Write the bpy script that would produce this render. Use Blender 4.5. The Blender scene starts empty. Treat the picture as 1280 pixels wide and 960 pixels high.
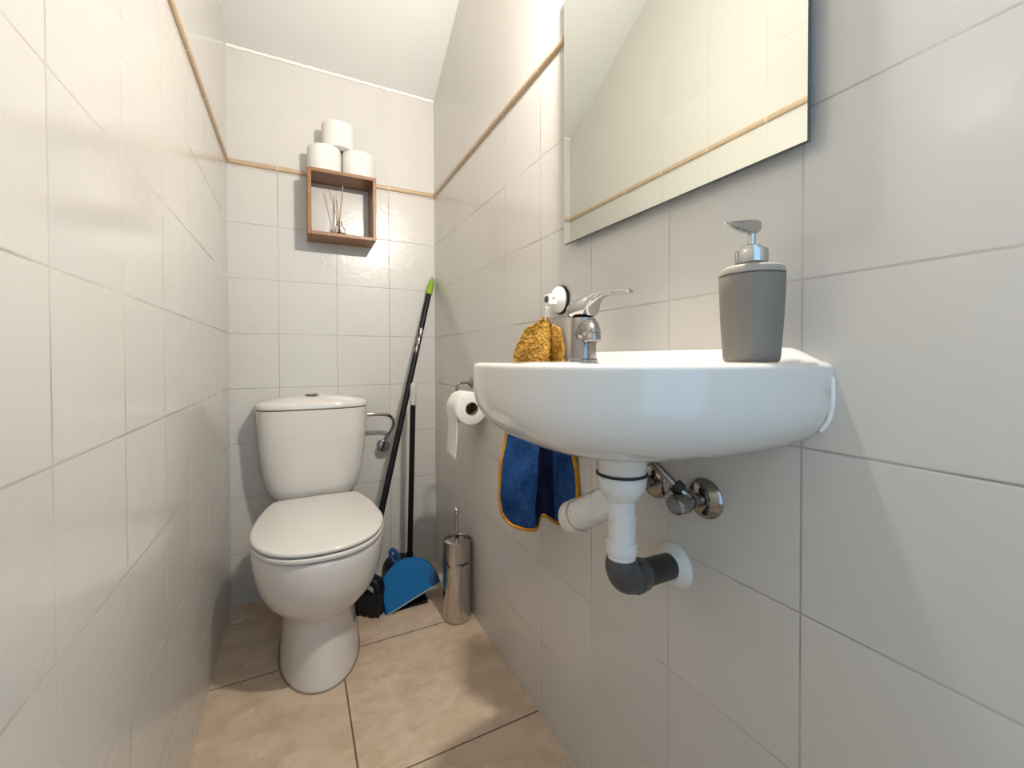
import bpy, bmesh, math, random
from mathutils import Vector, Matrix
random.seed(4)
PI = math.pi
S = bpy.context.scene
C = S.collection

# ------------------------------------------------------------------ room constants
XL, XR, D = -.2208, .5366, 1.8113          # left wall, right wall, back wall
YF = -.45                                   # front wall (behind the camera)
ZA, TW, TH = 1.3847, .2029, .2              # tile row below the trim, tile pitch
ZT = 1.600                                  # centre of the tan trim

# ------------------------------------------------------------------ node helpers
class NT:
    def __init__(s, name):
        s.m = bpy.data.materials.new(name); s.m.use_nodes = True
        s.t = s.m.node_tree; s.b = s.t.nodes['Principled BSDF']
    def n(s, kind, **kw):
        x = s.t.nodes.new(kind)
        for k, v in kw.items(): setattr(x, k, v)
        return x
    def put(s, sock, v):
        if hasattr(v, 'is_linked') or isinstance(v, bpy.types.NodeSocket): s.t.links.new(v, sock)
        else: sock.default_value = v
    def math(s, op, a, b=None, c=None):
        x = s.n('ShaderNodeMath', operation=op)
        s.put(x.inputs[0], a)
        if b is not None: s.put(x.inputs[1], b)
        if c is not None: s.put(x.inputs[2], c)
        return x.outputs[0]
    def mix(s, f, a, b):
        x = s.n('ShaderNodeMix', data_type='RGBA')
        s.put(x.inputs[0], f); s.put(x.inputs[6], a); s.put(x.inputs[7], b)
        return x.outputs[2]
    def ramp(s, f, lo, hi, a=0., b=1.):
        x = s.n('ShaderNodeMapRange', interpolation_type='SMOOTHSTEP')
        s.put(x.inputs[0], f); s.put(x.inputs[1], lo); s.put(x.inputs[2], hi)
        s.put(x.inputs[3], a); s.put(x.inputs[4], b)
        return x.outputs[0]
    def noise(s, scale, detail=3, vec=None, rough=.5, dist=0.):
        x = s.n('ShaderNodeTexNoise')
        x.inputs['Scale'].default_value = scale; x.inputs['Detail'].default_value = detail
        x.inputs['Roughness'].default_value = rough; x.inputs['Distortion'].default_value = dist
        if vec is not None: s.t.links.new(vec, x.inputs['Vector'])
        return x.outputs[0]
    def pos(s):
        if not hasattr(s, '_p'): s._p = s.n('ShaderNodeNewGeometry').outputs['Position']
        return s._p
    def obj(s):
        return s.n('ShaderNodeTexCoord').outputs['Object']
    def sep(s, v):
        x = s.n('ShaderNodeSeparateXYZ'); s.t.links.new(v, x.inputs[0]); return x.outputs
    def scale(s, v, sc):
        x = s.n('ShaderNodeVectorMath', operation='MULTIPLY'); s.t.links.new(v, x.inputs[0])
        x.inputs[1].default_value = sc; return x.outputs[0]
    def bump(s, h, strength=.3, dist=.002, prev=None):
        x = s.n('ShaderNodeBump'); x.inputs['Strength'].default_value = strength
        x.inputs['Distance'].default_value = dist; s.put(x.inputs['Height'], h)
        if prev is not None: s.t.links.new(prev, x.inputs['Normal'])
        return x.outputs[0]
    def set(s, **kw):
        names = dict(col='Base Color', rough='Roughness', metal='Metallic', normal='Normal', trans='Transmission Weight',
                     ior='IOR', spec='Specular IOR Level', coat='Coat Weight', coatr='Coat Roughness', sheen='Sheen Weight',
                     emit='Emission Color', es='Emission Strength', sss='Subsurface Weight')
        for k, v in kw.items():
            if k in ('col', 'emit') and isinstance(v, tuple) and len(v) == 3: v = (*v, 1)
            s.put(s.b.inputs[names[k]], v)
        return s

def simple(name, col, rough=.4, metal=0., bump=None, var=.0, **kw):
    n = NT(name)
    c = (*col, 1)
    nz = n.noise(bump[0] if bump else 40, 3, n.obj())
    if var:
        c = n.mix(nz, tuple(x*(1-var) for x in col)+(1,), tuple(min(1, x*(1+var)) for x in col)+(1,))
    n.set(col=c, rough=n.ramp(nz, .2, .8, rough*.9, rough*1.1), metal=metal, **kw)
    if bump: n.set(normal=n.bump(nz, bump[1], bump[2]))
    return n.m

def srgb(r, g, b):
    f = lambda c: (c/255/12.92) if c/255 <= .04045 else ((c/255+.055)/1.055)**2.4
    return (f(r), f(g), f(b))

# wall tiles: glossy off-white squares, thin joints, slightly wavy glaze
def tile_mat(name, axis, off, fade=.55, jc=(.40,.37,.33), wavy=.10, gloss=.17, gw0=.0010):
    n = NT(name)
    p = n.sep(n.pos())
    u = n.math('DIVIDE', n.math('SUBTRACT', p[axis], off-20*TW), TW)
    above = n.math('GREATER_THAN', p[2], ZT)
    zoff = n.math('MULTIPLY_ADD', above, (ZT+.012)-ZA, ZA-4*TH)
    v = n.math('DIVIDE', n.math('SUBTRACT', p[2], zoff), TH)
    fu, fv = n.math('FRACT', u), n.math('FRACT', v)
    du = n.math('MULTIPLY', n.math('MINIMUM', fu, n.math('SUBTRACT', 1., fu)), TW)
    dv = n.math('MULTIPLY', n.math('MINIMUM', fv, n.math('SUBTRACT', 1., fv)), TH)
    d = n.math('MINIMUM', du, dv)
    iu, iv = n.math('FLOOR', u), n.math('FLOOR', v)
    comb = n.n('ShaderNodeCombineXYZ'); n.put(comb.inputs[0], iu); n.put(comb.inputs[1], iv); n.put(comb.inputs[2], axis*7.3)
    wn = n.n('ShaderNodeTexWhiteNoise', noise_dimensions='3D'); n.t.links.new(comb.outputs[0], wn.inputs[0])
    # joint width varies: thin grout, in places filled level with the tiles
    wob = n.noise(9, 2, n.pos())
    gw = n.ramp(wob, .35, .65, gw0, gw0+.0005)
    grout = n.ramp(d, gw, n.math('ADD', gw, .0007), 1., 0.)
    tone = n.noise(2.2, 3, n.pos())
    base = n.mix(tone, (.565, .548, .518, 1), (.615, .598, .570, 1))
    var = n.mix(wn.outputs[0], (.965, .965, .97, 1), (1., .995, .985, 1))
    mul = n.n('ShaderNodeMix', data_type='RGBA', blend_type='MULTIPLY'); mul.inputs[0].default_value = 1
    n.t.links.new(base, mul.inputs[6]); n.t.links.new(var, mul.inputs[7])
    gcol = n.mix(n.noise(5, 2, n.pos()), (*jc, 1), (.55, .53, .495, 1))
    # many joints are filled flush with tile-coloured grout, above the border nearly all of them
    seen = n.math('MULTIPLY', n.ramp(n.noise(3.1, 2, n.pos()), .36, .62, 1.-fade, 1.), n.math('MULTIPLY_ADD', above, -.72, 1.))
    gvis = n.math('MULTIPLY', grout, seen)
    col = n.mix(gvis, mul.outputs[2], gcol)
    n.set(col=col, rough=n.ramp(gvis, 0., 1., gloss, .7), spec=.5)
    wav = n.noise(24, 3, n.pos(), .55, .9)
    b1 = n.bump(wav, wavy, .006)
    edge = n.math('MULTIPLY', n.ramp(d, 0., .0035, 0., 1.), seen)
    tilt = n.bump(edge, .2, .0010, b1)
    n.set(normal=tilt)
    return n.m

M = {}
M['tile_back'] = tile_mat('wall_tile_back', 0, -.0626, .25, (.20, .19, .175), .15, .25)
M['tile_right'] = tile_mat('wall_tile_right', 1, .2946, .6, (.085, .075, .065), .05, .17, .0006)
M['tile_left'] = tile_mat('wall_tile_left', 1, .5868, .8, (.22, .20, .175))

def floor_mat():
    n = NT('travertine_floor_tile')
    p = n.sep(n.pos())
    def dist(v, off, pitch):
        f = n.math('FRACT', n.math('DIVIDE', n.math('SUBTRACT', v, off-20*pitch), pitch))
        return n.math('MULTIPLY', n.math('MINIMUM', f, n.math('SUBTRACT', 1., f)), pitch), n.math('FLOOR', n.math('DIVIDE', n.math('SUBTRACT', v, off-20*pitch), pitch))
    dx, ix = dist(p[0], .109, .457); dy, iy = dist(p[1], .917, .457)
    d = n.math('MINIMUM', dx, dy)
    grout = n.ramp(d, .0014, .0024, 1., 0.)
    st = n.scale(n.pos(), (1., 1.5, 1.))
    a = n.noise(11, 6, st, .62, .5); b = n.noise(46, 5, st, .65, .3); c = n.noise(3.4, 3, n.pos())
    base = n.mix(n.ramp(a, .32, .70), (.48, .36, .255, 1), (.63, .505, .385, 1))
    base = n.mix(n.ramp(b, .52, .8, 0., .5), base, (.68, .58, .475, 1))
    base = n.mix(n.ramp(c, .42, .68, 0., .4), base, (.50, .375, .27, 1))
    vein = n.noise(30, 5, n.scale(n.pos(), (1., 1.9, 1.)), .72, .5)
    base = n.mix(n.ramp(vein, .60, .70, 0., .5), base, (.36, .265, .19, 1))
    pit = n.noise(95, 3, n.scale(n.pos(), (1., 2.2, 1.)), .6, .3)
    base = n.mix(n.ramp(pit, .66, .73, 0., .55), base, (.30, .215, .15, 1))
    pale = n.noise(17, 5, n.pos(), .7, .4)
    base = n.mix(n.ramp(pale, .56, .72, 0., .55), base, (.74, .63, .51, 1))
    comb = n.n('ShaderNodeCombineXYZ'); n.put(comb.inputs[0], ix); n.put(comb.inputs[1], iy)
    wn = n.n('ShaderNodeTexWhiteNoise', noise_dimensions='3D'); n.t.links.new(comb.outputs[0], wn.inputs[0])
    base = n.mix(n.math('MULTIPLY', wn.outputs[0], .18), base, (.40, .29, .20, 1))
    n.set(col=n.mix(grout, base, (.115, .075, .05, 1)), rough=n.ramp(a, .2, .8, .34, .5))
    n.set(normal=n.bump(n.ramp(d, 0., .003), .6, .002, n.bump(a, .15, .004)))
    return n.m
M['floor'] = floor_mat()

def trim_mat(name, axis, off):
    n = NT(name); p = n.sep(n.pos())
    f = n.math('FRACT', n.math('DIVIDE', n.math('SUBTRACT', p[axis], off-20*TW), TW))
    d = n.math('MULTIPLY', n.math('MINIMUM', f, n.math('SUBTRACT', 1., f)), TW)
    j = n.ramp(d, .0012, .002, 1., 0.)
    nz = n.noise(60, 3, n.pos())
    n.set(col=n.mix(j, n.mix(nz, (.45, .325, .205, 1), (.53, .395, .26, 1)), (.70, .66, .58, 1)), rough=.33)
    return n.m
M['trim_back'] = trim_mat('tan_trim_back', 0, -.0626)
M['trim_right'] = trim_mat('tan_trim_right', 1, .2946)
M['trim_left'] = trim_mat('tan_trim_left', 1, .5868)

M['paint'] = simple('ceiling_paint', (.60, .595, .58), .75, bump=(45, .1, .003))
M['caulk'] = simple('white_caulk', (.84, .83, .80), .5, bump=(60, .4, .003))
M['ceramic'] = simple('white_vitreous_china', (.67, .65, .62), .07, coat=.4, coatr=.04)
M['lidplastic'] = simple('white_lid_plastic', (.665, .643, .61), .14)
M['chrome'] = simple('chrome', (.53, .53, .535), .07, 1.)
M['chromeold'] = simple('limescaled_chrome', (.34, .335, .33), .22, 1., bump=(90, .12, .001), var=.15)
M['steel'] = simple('polished_steel', (.56, .53, .49), .14, 1.)
M['darkchrome'] = simple('worn_chrome', (.33, .315, .30), .15, 1., bump=(60, .1, .001))
M['mirror'] = simple('mirror_silvering', (.79, .825, .78), .004, 1.)
M['mirroredge'] = simple('mirror_edge', (.05, .07, .07), .2)
M['backboard'] = simple('mirror_backing', (.10, .11, .11), .7)
M['pvc'] = simple('white_pvc', (.68, .675, .66), .28)
M['pvccap'] = simple('aged_white_pvc', (.70, .68, .64), .32)
M['greypvc'] = simple('dark_grey_pvc', (.055, .055, .056), .38)
M['blackpipe'] = simple('black_pipe', (.012, .012, .013), .4)
def worn():
    n = NT('worn_black_paint'); o = n.obj()
    f = n.ramp(n.noise(70, 4, n.scale(o, (1., 1., .35)), .7), .47, .56)
    n.set(col=n.mix(f, (.01, .01, .011, 1), (.36, .35, .34, 1)), metal=f, rough=.35); return n.m
M['wornband'] = worn()
M['knobinsert'] = simple('grey_knob_insert', (.20, .205, .21), .35)
M['oldsealant'] = simple('brownish_sealant', (.24, .19, .14), .7)
M['rubber'] = simple('black_rubber', (.008, .008, .009), .55)
M['stainring'] = simple('yellowed_seal', (.46, .35, .22), .6)
M['paper'] = simple('toilet_paper', (.70, .688, .66), .95, bump=(120, .25, .002))
M['card'] = simple('cardboard_tube', (.16, .10, .06), .9)
M['blackplastic'] = simple('black_plastic', (.005, .005, .006), .45, spec=.25)
M['bristle'] = simple('black_bristles', (.006, .006, .006), .8)
M['sticker'] = simple('grey_sticker', (.42, .41, .39), .5)
M['bluepan'] = simple('blue_plastic', (.001, .115, .325), .6, spec=.2)
M['bluedark'] = simple('blue_plastic_rim', (.003, .045, .17), .5, spec=.3)
M['greylip'] = simple('grey_rubber_lip', (.30, .33, .34), .6)
M['green'] = simple('lime_green_plastic', (.20, .36, .02), .35)
M['greygrip'] = simple('pale_grey_plastic', (.47, .455, .43), .4)
M['dispenser'] = simple('matt_grey_ceramic', (.185, .168, .148), .55)
M['dispensertop'] = simple('matt_beige_grey_ceramic', (.33, .30, .265), .5)
M['suction'] = simple('white_plastic', (.82, .81, .79), .2)
M['darkhole'] = simple('dark_socket', (.05, .05, .05), .5)
M['reed'] = simple('natural_reed', (.40, .27, .16), .8)
M['loop'] = simple('white_tape', (.80, .78, .74), .9)
M['jamb'] = simple('white_door_paint', (.75, .74, .72), .4)
M['clearcap'] = simple('pale_plastic_cap', (.55, .49, .42), .35)
def glass():
    n = NT('clear_glass'); n.set(col=(.98, .98, .98), rough=.02, trans=1., ior=1.45); return n.m
M['glass'] = glass()
def liquid():
    n = NT('diffuser_oil'); n.set(col=(.93, .90, .84), rough=.02, trans=1., ior=1.35); return n.m
M['oil'] = liquid()
def lampglow():
    n = NT('lamp_glow'); n.set(col=(.9, .9, .9), emit=(1., .922, .815), es=LAMP); return n.m
LAMP = 1650.
M['glow'] = lampglow()
def wood():
    n = NT('warm_teak_wood'); o = n.obj()
    g = n.noise(26, 5, n.scale(o, (1., 1., 1.)), .6, .6)
    st = n.noise(160, 3, n.scale(o, (.12, .5, 1.)))
    n.set(col=n.mix(n.math('MULTIPLY_ADD', st, .5, n.math('MULTIPLY', g, .5)), (.115, .045, .014, 1), (.36, .170, .062, 1)), rough=.42,
          normal=n.bump(st, .2, .001))
    return n.m
M['wood'] = wood()
def fabric(name, a, b, sc, bs, sheen=.0):
    n = NT(name); o = n.obj()
    f = n.noise(sc, 4, o, .7); w = n.noise(sc*.18, 3, o)
    n.set(col=n.mix(n.ramp(n.math('MULTIPLY_ADD', w, .5, n.math('MULTIPLY', f, .5)), .3, .7), (*a, 1), (*b, 1)), rough=.95, sheen=sheen, spec=.15,
          normal=n.bump(f, bs, .004))
    return n.m
M['bluecloth'] = fabric('blue_quilted_cotton', (.006, .030, .115), (.022, .080, .25), 70, .5)
M['foldshade'] = fabric('navy_fold_shade', (.004, .008, .030), (.006, .016, .06), 60, .4)  # dark navy inside the fold, with the gap's shade painted into the colour
M['terry'] = fabric('mustard_terry', (.24, .10, .008), (.74, .44, .10), 150, 1.)
M['binding'] = fabric('mustard_binding', (.36, .15, .012), (.60, .30, .03), 150, .6)

# ------------------------------------------------------------------ mesh helpers
def link(name, bm, mat, parent=None, smooth=True, bevel=0., subsurf=0, angle=35, mats=None):
    me = bpy.data.meshes.new(name)
    bmesh.ops.recalc_face_normals(bm, faces=bm.faces)
    bm.to_mesh(me); bm.free()
    me.materials.append(M[mat] if isinstance(mat, str) else mat)
    for x in mats or (): me.materials.append(M[x])
    o = bpy.data.objects.new(name, me); C.objects.link(o)
    if parent is not None: o.parent = parent
    if bevel:
        b = o.modifiers.new('bevel', 'BEVEL'); b.width = bevel; b.segments = 3; b.limit_method = 'ANGLE'; b.angle_limit = math.radians(40)
    if subsurf:
        s = o.modifiers.new('sub', 'SUBSURF'); s.levels = subsurf; s.render_levels = subsurf
    if smooth:
        for p in me.polygons: p.use_smooth = True
        if hasattr(me, 'set_sharp_from_angle'): me.set_sharp_from_angle(angle=math.radians(angle))
    return o

def thing(name, label, cat, loc=(0, 0, 0), group=None):
    o = bpy.data.objects.new(name, None); C.objects.link(o)
    o.empty_display_size = .05; o.location = loc
    return tag(o, label, cat, group)
def tag(o, label, cat, group=None):
    o['label'] = label; o['category'] = cat
    if group: o['group'] = group
    return o
def struct(o, label=None):
    o['kind'] = 'structure'
    return o

def box(bm, a, b, mat=None):
    (x0, y0, z0), (x1, y1, z1) = a, b
    v = [bm.verts.new(p) for p in ((x0,y0,z0),(x1,y0,z0),(x1,y1,z0),(x0,y1,z0),(x0,y0,z1),(x1,y0,z1),(x1,y1,z1),(x0,y1,z1))]
    for f in ((0,3,2,1),(4,5,6,7),(0,1,5,4),(1,2,6,5),(2,3,7,6),(3,0,4,7)): bm.faces.new([v[i] for i in f])
    return v
def rings(bm, loops, cap0=True, cap1=True, close=True):
    vs = [[bm.verts.new(p) for p in lp] for lp in loops]
    for a, b in zip(vs, vs[1:]):
        n = len(a)
        for i in range(n if close else n-1):
            j = (i+1) % n
            try: bm.faces.new((a[i], a[j], b[j], b[i]))
            except ValueError: pass
    if cap0: bm.faces.new(list(reversed(vs[0])))
    if cap1: bm.faces.new(vs[-1])
    return vs
def frame(d, up=Vector((0, 0, 1))):
    d = d.normalized()
    if abs(d.dot(up)) > .97: up = Vector((1, 0, 0))
    a = d.cross(up).normalized(); return a, a.cross(d).normalized()
def circle(c, a, b, r, n, r2=None):
    r2 = r if r2 is None else r2
    return [c+a*(r*math.cos(2*PI*i/n))+b*(r2*math.sin(2*PI*i/n)) for i in range(n)]
def lathe(bm, base, axis, prof, n=40, cap0=True, cap1=True):
    """prof: list of (distance along the axis, radius)"""
    base = Vector(base); axis = Vector(axis).normalized(); a, b = frame(axis)
    return rings(bm, [circle(base+axis*t, a, b, max(r, 1e-5), n) for t, r in prof], cap0, cap1)
def tube(bm, pts, r, n=14, caps=True):
    pts = [Vector(p) for p in pts]
    rs = r if isinstance(r, (list, tuple)) else [r]*len(pts)
    loops = []; a = None
    for i, p in enumerate(pts):
        d = (pts[min(i+1, len(pts)-1)]-pts[max(i-1, 0)]).normalized()
        if a is None: a, b = frame(d)
        else:
            a = (a-d*a.dot(d)).normalized(); b = a.cross(d).normalized()
        loops.append(circle(p, a, b, rs[i], n))
    return rings(bm, loops, caps, caps)
def spline(pts, k=8):
    pts = [Vector(p) for p in pts]; out = []
    for i in range(len(pts)-1):
        p0, p1, p2, p3 = pts[max(i-1, 0)], pts[i], pts[i+1], pts[min(i+2, len(pts)-1)]
        for j in range(k):
            t = j/k
            out.append(.5*((2*p1)+(p2-p0)*t+(2*p0-5*p1+4*p2-p3)*t*t+(3*p1-p0-3*p2+p3)*t**3))
    out.append(pts[-1]); return out
def sstep(x): x = max(0., min(1., x)); return x*x*(3-2*x)
def interp(tab, x):
    if x <= tab[0][0]: return tab[0][1:]
    for a, b in zip(tab, tab[1:]):
        if x <= b[0]:
            t = (x-a[0])/(b[0]-a[0]); return tuple(p+(q-p)*t for p, q in zip(a[1:], b[1:]))
    return tab[-1][1:]
def B(): return bmesh.new()

# ------------------------------------------------------------------ the setting
bm = B(); box(bm, (XL-.1, YF-.3, -.08), (XR+.1, D+.1, 0)); struct(link('floor', bm, 'floor', smooth=False))
bm = B(); box(bm, (XL-.1, D, 0), (XR+.1, D+.1, 2.9)); struct(link('wall_back', bm, 'tile_back', smooth=False))
bm = B(); box(bm, (XL-.1, YF, 0), (XL, D, 2.9)); struct(link('wall_left', bm, 'tile_left', smooth=False))
bm = B(); box(bm, (XR, YF, 0), (XR+.1, D, 2.9)); struct(link('wall_right', bm, 'tile_right', smooth=False))
WX0, WX1, WZ0, WZ1 = -.19, .505, .38, 2.05     # unseen doorway opening behind the camera, sill added to shape the daylight
bm = B()
box(bm, (XL-.1, YF-.1, 0), (WX0, YF, 2.9)); box(bm, (WX1, YF-.1, 0), (XR+.1, YF, 2.9)); box(bm, (WX0, YF-.1, WZ1), (WX1, YF, 2.9)); box(bm, (WX0, YF-.1, 0), (WX1, YF, WZ0))
struct(link('wall_front', bm, 'paint', smooth=False))
bm = B()
for x0, x1, z0, z1 in ((WX0, WX0+.025, WZ0, WZ1), (WX1-.025, WX1, WZ0, WZ1), (WX0+.025, WX1-.025, WZ1-.025, WZ1), (WX0+.025, WX1-.025, WZ0, WZ0+.025)): box(bm, (x0, YF-.09, z0), (x1, YF+.012, z1))
struct(link('daylight_opening_1', bm, 'jamb', bevel=.003))
# sloping ceiling (rises towards the camera), then flat
SL = .58; ZB = 2.008; ZC = 2.62; YC = D-(ZC-ZB)/SL
bm = B()
prof = [(D, ZB), (YC, ZC), (YF, ZC), (YF, ZC+.08), (YC-.02, ZC+.08), (D, ZB+.1)]
va = [bm.verts.new((XL, y, z)) for y, z in prof]; vb = [bm.verts.new((XR, y, z)) for y, z in prof]
for i in range(6):
    j = (i+1) % 6; bm.faces.new((va[i], va[j], vb[j], vb[i]))
bm.faces.new(va); bm.faces.new(list(reversed(vb)))
struct(link('ceiling', bm, 'paint', smooth=False))
# half-round tan border strips
def half_round(axis, lo, hi, wall, sgn, z=ZT, r=.0096, out=.0085):
    bm = B(); L = []
    for t in (lo, hi):
        lp = []
        for i in range(11):
            a = -PI/2+PI*i/10
            o = wall+sgn*(out*math.cos(a)+.0003); zz = z+r*math.sin(a)
            lp.append((t, o, zz) if axis == 'x' else (o, t, zz))
        L.append(lp)
    rings(bm, L); return bm
struct(link('trim_1', half_round('y', YF+.013, D, XL, 1), 'trim_left', angle=60))
struct(link('trim_2', half_round('x', XL+.0085, XR-.0085, D, -1), 'trim_back', angle=60))
struct(link('trim_3', half_round('y', YF+.013, D, XR, -1), 'trim_right', angle=60))
# white sealant bead where the ceiling meets the back wall
bm = B(); tube(bm, [(XL+.001+(XR-XL-.002)*i/40, D-.002, ZB-.001+.0012*math.sin(i*2.3)) for i in range(41)], .0055, 8)
struct(link('trim_4', bm, 'caulk'))

# ------------------------------------------------------------------ toilet
tx = .054
T = thing('toilet', 'white close-coupled toilet with closed lid in the far left corner', 'toilet', (tx, 1.45, 0))
def loc(bm, o):
    bmesh.ops.translate(bm, verts=bm.verts, vec=-Vector(o)); return bm
def egg(hw, y0, y1, ym, z, n=64, pf=2.05, pb=2.6, back=None):
    """plan outline: half width hw at y=ym, front y0, back y1"""
    lp = []
    for i in range(n):
        a = 2*PI*i/n; c, s = math.cos(a), math.sin(a)
        p = pf if s < 0 else pb
        x = math.copysign(abs(c)**(2/p), c)*hw
        y = ym+math.copysign(abs(s)**(2/p), s)*((ym-y0) if s < 0 else (y1-ym))
        lp.append((tx+x, y, z))
    return lp
tab = [  # z, half width, front, back, widest, back exponent
    (.000, .1115, 1.230, 1.650, 1.44, 3.0), (.012, .1105, 1.231, 1.650, 1.44, 3.0), (.05, .107, 1.236, 1.645, 1.44, 3.0),
    (.10, .1035, 1.243, 1.642, 1.44, 3.0), (.155, .1015, 1.249, 1.642, 1.44, 3.0), (.172, .1035, 1.248, 1.642, 1.43, 3.0), (.183, .1100, 1.241, 1.642, 1.42, 2.9),
    (.196, .1220, 1.226, 1.645, 1.405, 2.8), (.212, .1350, 1.209, 1.650, 1.39, 2.7), (.236, .1490, 1.190, 1.655, 1.375, 2.6), (.27, .1615, 1.173, 1.665, 1.365, 2.5),
    (.30, .1680, 1.164, 1.675, 1.36, 2.5), (.33, .1720, 1.159, 1.69, 1.355, 2.5), (.358, .1735, 1.157, 1.70, 1.35, 2.5),
    (.3735, .1730, 1.158, 1.70, 1.35, 2.5), (.3785, .1705, 1.161, 1.70, 1.35, 2.5), (.3800, .166, 1.166, 1.698, 1.35, 2.5)]
bm = B(); L = []
zz = [t[0] for t in tab]
for i in range(len(tab)-1):
    for k in range(3):
        z = zz[i]+(zz[i+1]-zz[i])*k/3
        L.append(egg(*interp(tab, z)[:4], z, pb=interp(tab, z)[4]))
L.append(egg(*tab[-1][1:5], tab[-1][0], pb=2.5))
rings(bm, L)
link('bowl', loc(bm, (tx, 1.45, 0)), 'ceramic', T)
bl_ = egg(.1130, 1.2285, 1.6515, 1.44, .0016, pb=3.0)
bm = B(); tube(bm, [Vector(p) for p in bl_]+[Vector(bl_[0])], .0022, 6, caps=False)
link('base_sealant', loc(bm, (tx, 1.45, 0)), 'oldsealant', T)
bm = B()   # rear shelf that carries the cistern
rings(bm, [egg(.100, 1.60, 1.792, 1.70, .20, pf=4, pb=5), egg(.118, 1.60, 1.795, 1.70, .30, pf=4, pb=5), egg(.128, 1.60, 1.796, 1.70, .372, pf=4, pb=5),
           egg(.126, 1.602, 1.795, 1.70, .381, pf=4, pb=5)])
link('rear_shelf', loc(bm, (tx, 1.45, 0)), 'ceramic', T)
def lidplan():
    """D-shaped plan: round front, straight sides drawing in to a straight back with small corners"""
    half = [(0, 1.1545), (.045, 1.1590), (.085, 1.1745), (.122, 1.204), (.150, 1.246), (.168, 1.295), (.1765, 1.350), (.1750, 1.405), (.1705, 1.46), (.1625, 1.513), (.1525, 1.560), (.143, 1.595)]
    half = spline([(x, y, 0) for x, y in half], 8)
    e = half[-1]
    cor = [Vector((.1395, 1.607, 0)), Vector((.1345, 1.6165, 0)), Vector((.1265, 1.6235, 0)), Vector((.116, 1.6275, 0)), Vector((.100, 1.6295, 0)), Vector((.05, 1.6315, 0))]
    r = half+cor
    pts = r+[Vector((0, 1.632, 0))]+[Vector((-p.x, p.y, 0)) for p in reversed(r[1:])]
    return pts
LP = lidplan()
def lidloops(z0, z1, grow, dome, r=.006):
    c = Vector((0, 1.39, 0))
    def o(off, z):
        n = len(LP); out = []
        for i in range(n):
            t = (LP[(i+1) % n]-LP[i-1]).normalized(); nn = Vector((t.y, -t.x, 0))
            q = LP[i]+nn*(grow-off); out.append((tx+q.x, q.y, z))
        return out
    L = [o(.004, z0), o(.001, z0+.0012), o(0, z0+.004)]
    for k in range(0, 6):
        a = PI/2*k/5; L.append(o(r*1.6*(1-math.cos(a)), z1-r+r*math.sin(a)))
    q = L[-1]
    for k in (.1, .25, .45, .65, .85, .97):
        L.append([(tx+(x-tx)*(1-k), 1.39+(y-1.39)*(1-k), z1+dome*(1-(1-k)**2)) for x, y, z in q])
    return L
bm = B(); rings(bm, lidloops(.3838, .3962, .0008, .0, .0035)); link('seat', loc(bm, (tx, 1.45, 0)), 'lidplastic', T)
bm = B(); rings(bm, lidloops(.4008, .4138, 0., .0065, .0070)); link('lid', loc(bm, (tx, 1.45, 0)), 'lidplastic', T)
for s in (-1, 1):
    bm = B(); lathe(bm, (tx+s*.075-.018, 1.642, .390), (1, 0, 0), [(0, .008), (.002, .0095), (.034, .0095), (.036, .008)], 20)
    link('hinge', loc(bm, (tx, 1.45, 0)), 'lidplastic', T)
# cistern: flat back, bulged front with rounded corners, tapering and rounded underneath
def cis(hw, yf, z, p=3.3, n=56):
    yb, ys = 1.796, 1.745; P = [(hw, yb)]
    for i in range(n+1):
        a = PI*i/n; c, q = math.cos(a), math.sin(a)
        P.append((math.copysign(abs(c)**(2/p), c)*hw, ys-(ys-yf)*abs(q)**(2/p)))
    P.append((-hw, yb))
    return [(tx-.002+x, y, z) for x, y in P]
bm = B()
ct = [(.384, .105, 1.675), (.388, .118, 1.667), (.396, .130, 1.661), (.410, .143, 1.654), (.43, .1535, 1.648), (.455, .161, 1.643), (.49, .1675, 1.638), (.55, .1755, 1.632), (.62, .181, 1.627), (.68, .1842, 1.625), (.7135, .1855, 1.624)]
L = []
for a, b in zip(ct, ct[1:]):
    for k in range(3):
        z = a[0]+(b[0]-a[0])*k/3; h, y = interp(ct, z); L.append(cis(h, y, z))
L.append(cis(ct[-1][1], ct[-1][2], ct[-1][0])); rings(bm, L)
link('cistern', loc(bm, (tx, 1.45, 0)), 'ceramic', T)
bm = B(); L = []
for off, z in ((.006, .7155), (.001, .7165), (-.003, .720), (-.003, .727), (-.0015, .733), (.003, .7375), (.010, .7405)):
    L.append(cis(.1855-off, 1.624+off*.8, z))
q = L[-1]
for k in (.08, .2, .4, .6, .8, .96):
    L.append([(tx+(x-tx)*(1-k), 1.725+(y-1.725)*(1-k), .7405+.021*(1-(1-k)**2)) for x, y, z in q])
rings(bm, L); link('cistern_lid', loc(bm, (tx, 1.45, 0)), 'ceramic', T)
bm = B(); lathe(bm, (tx-.010, 1.705, .7608), (0, 0, 1), [(0, .0225), (.003, .0225), (.0048, .020), (.0042, .017), (.006, .012), (.0065, .001)], 36)
link('flush_button', loc(bm, (tx, 1.45, 0)), 'chrome', T)
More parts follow.
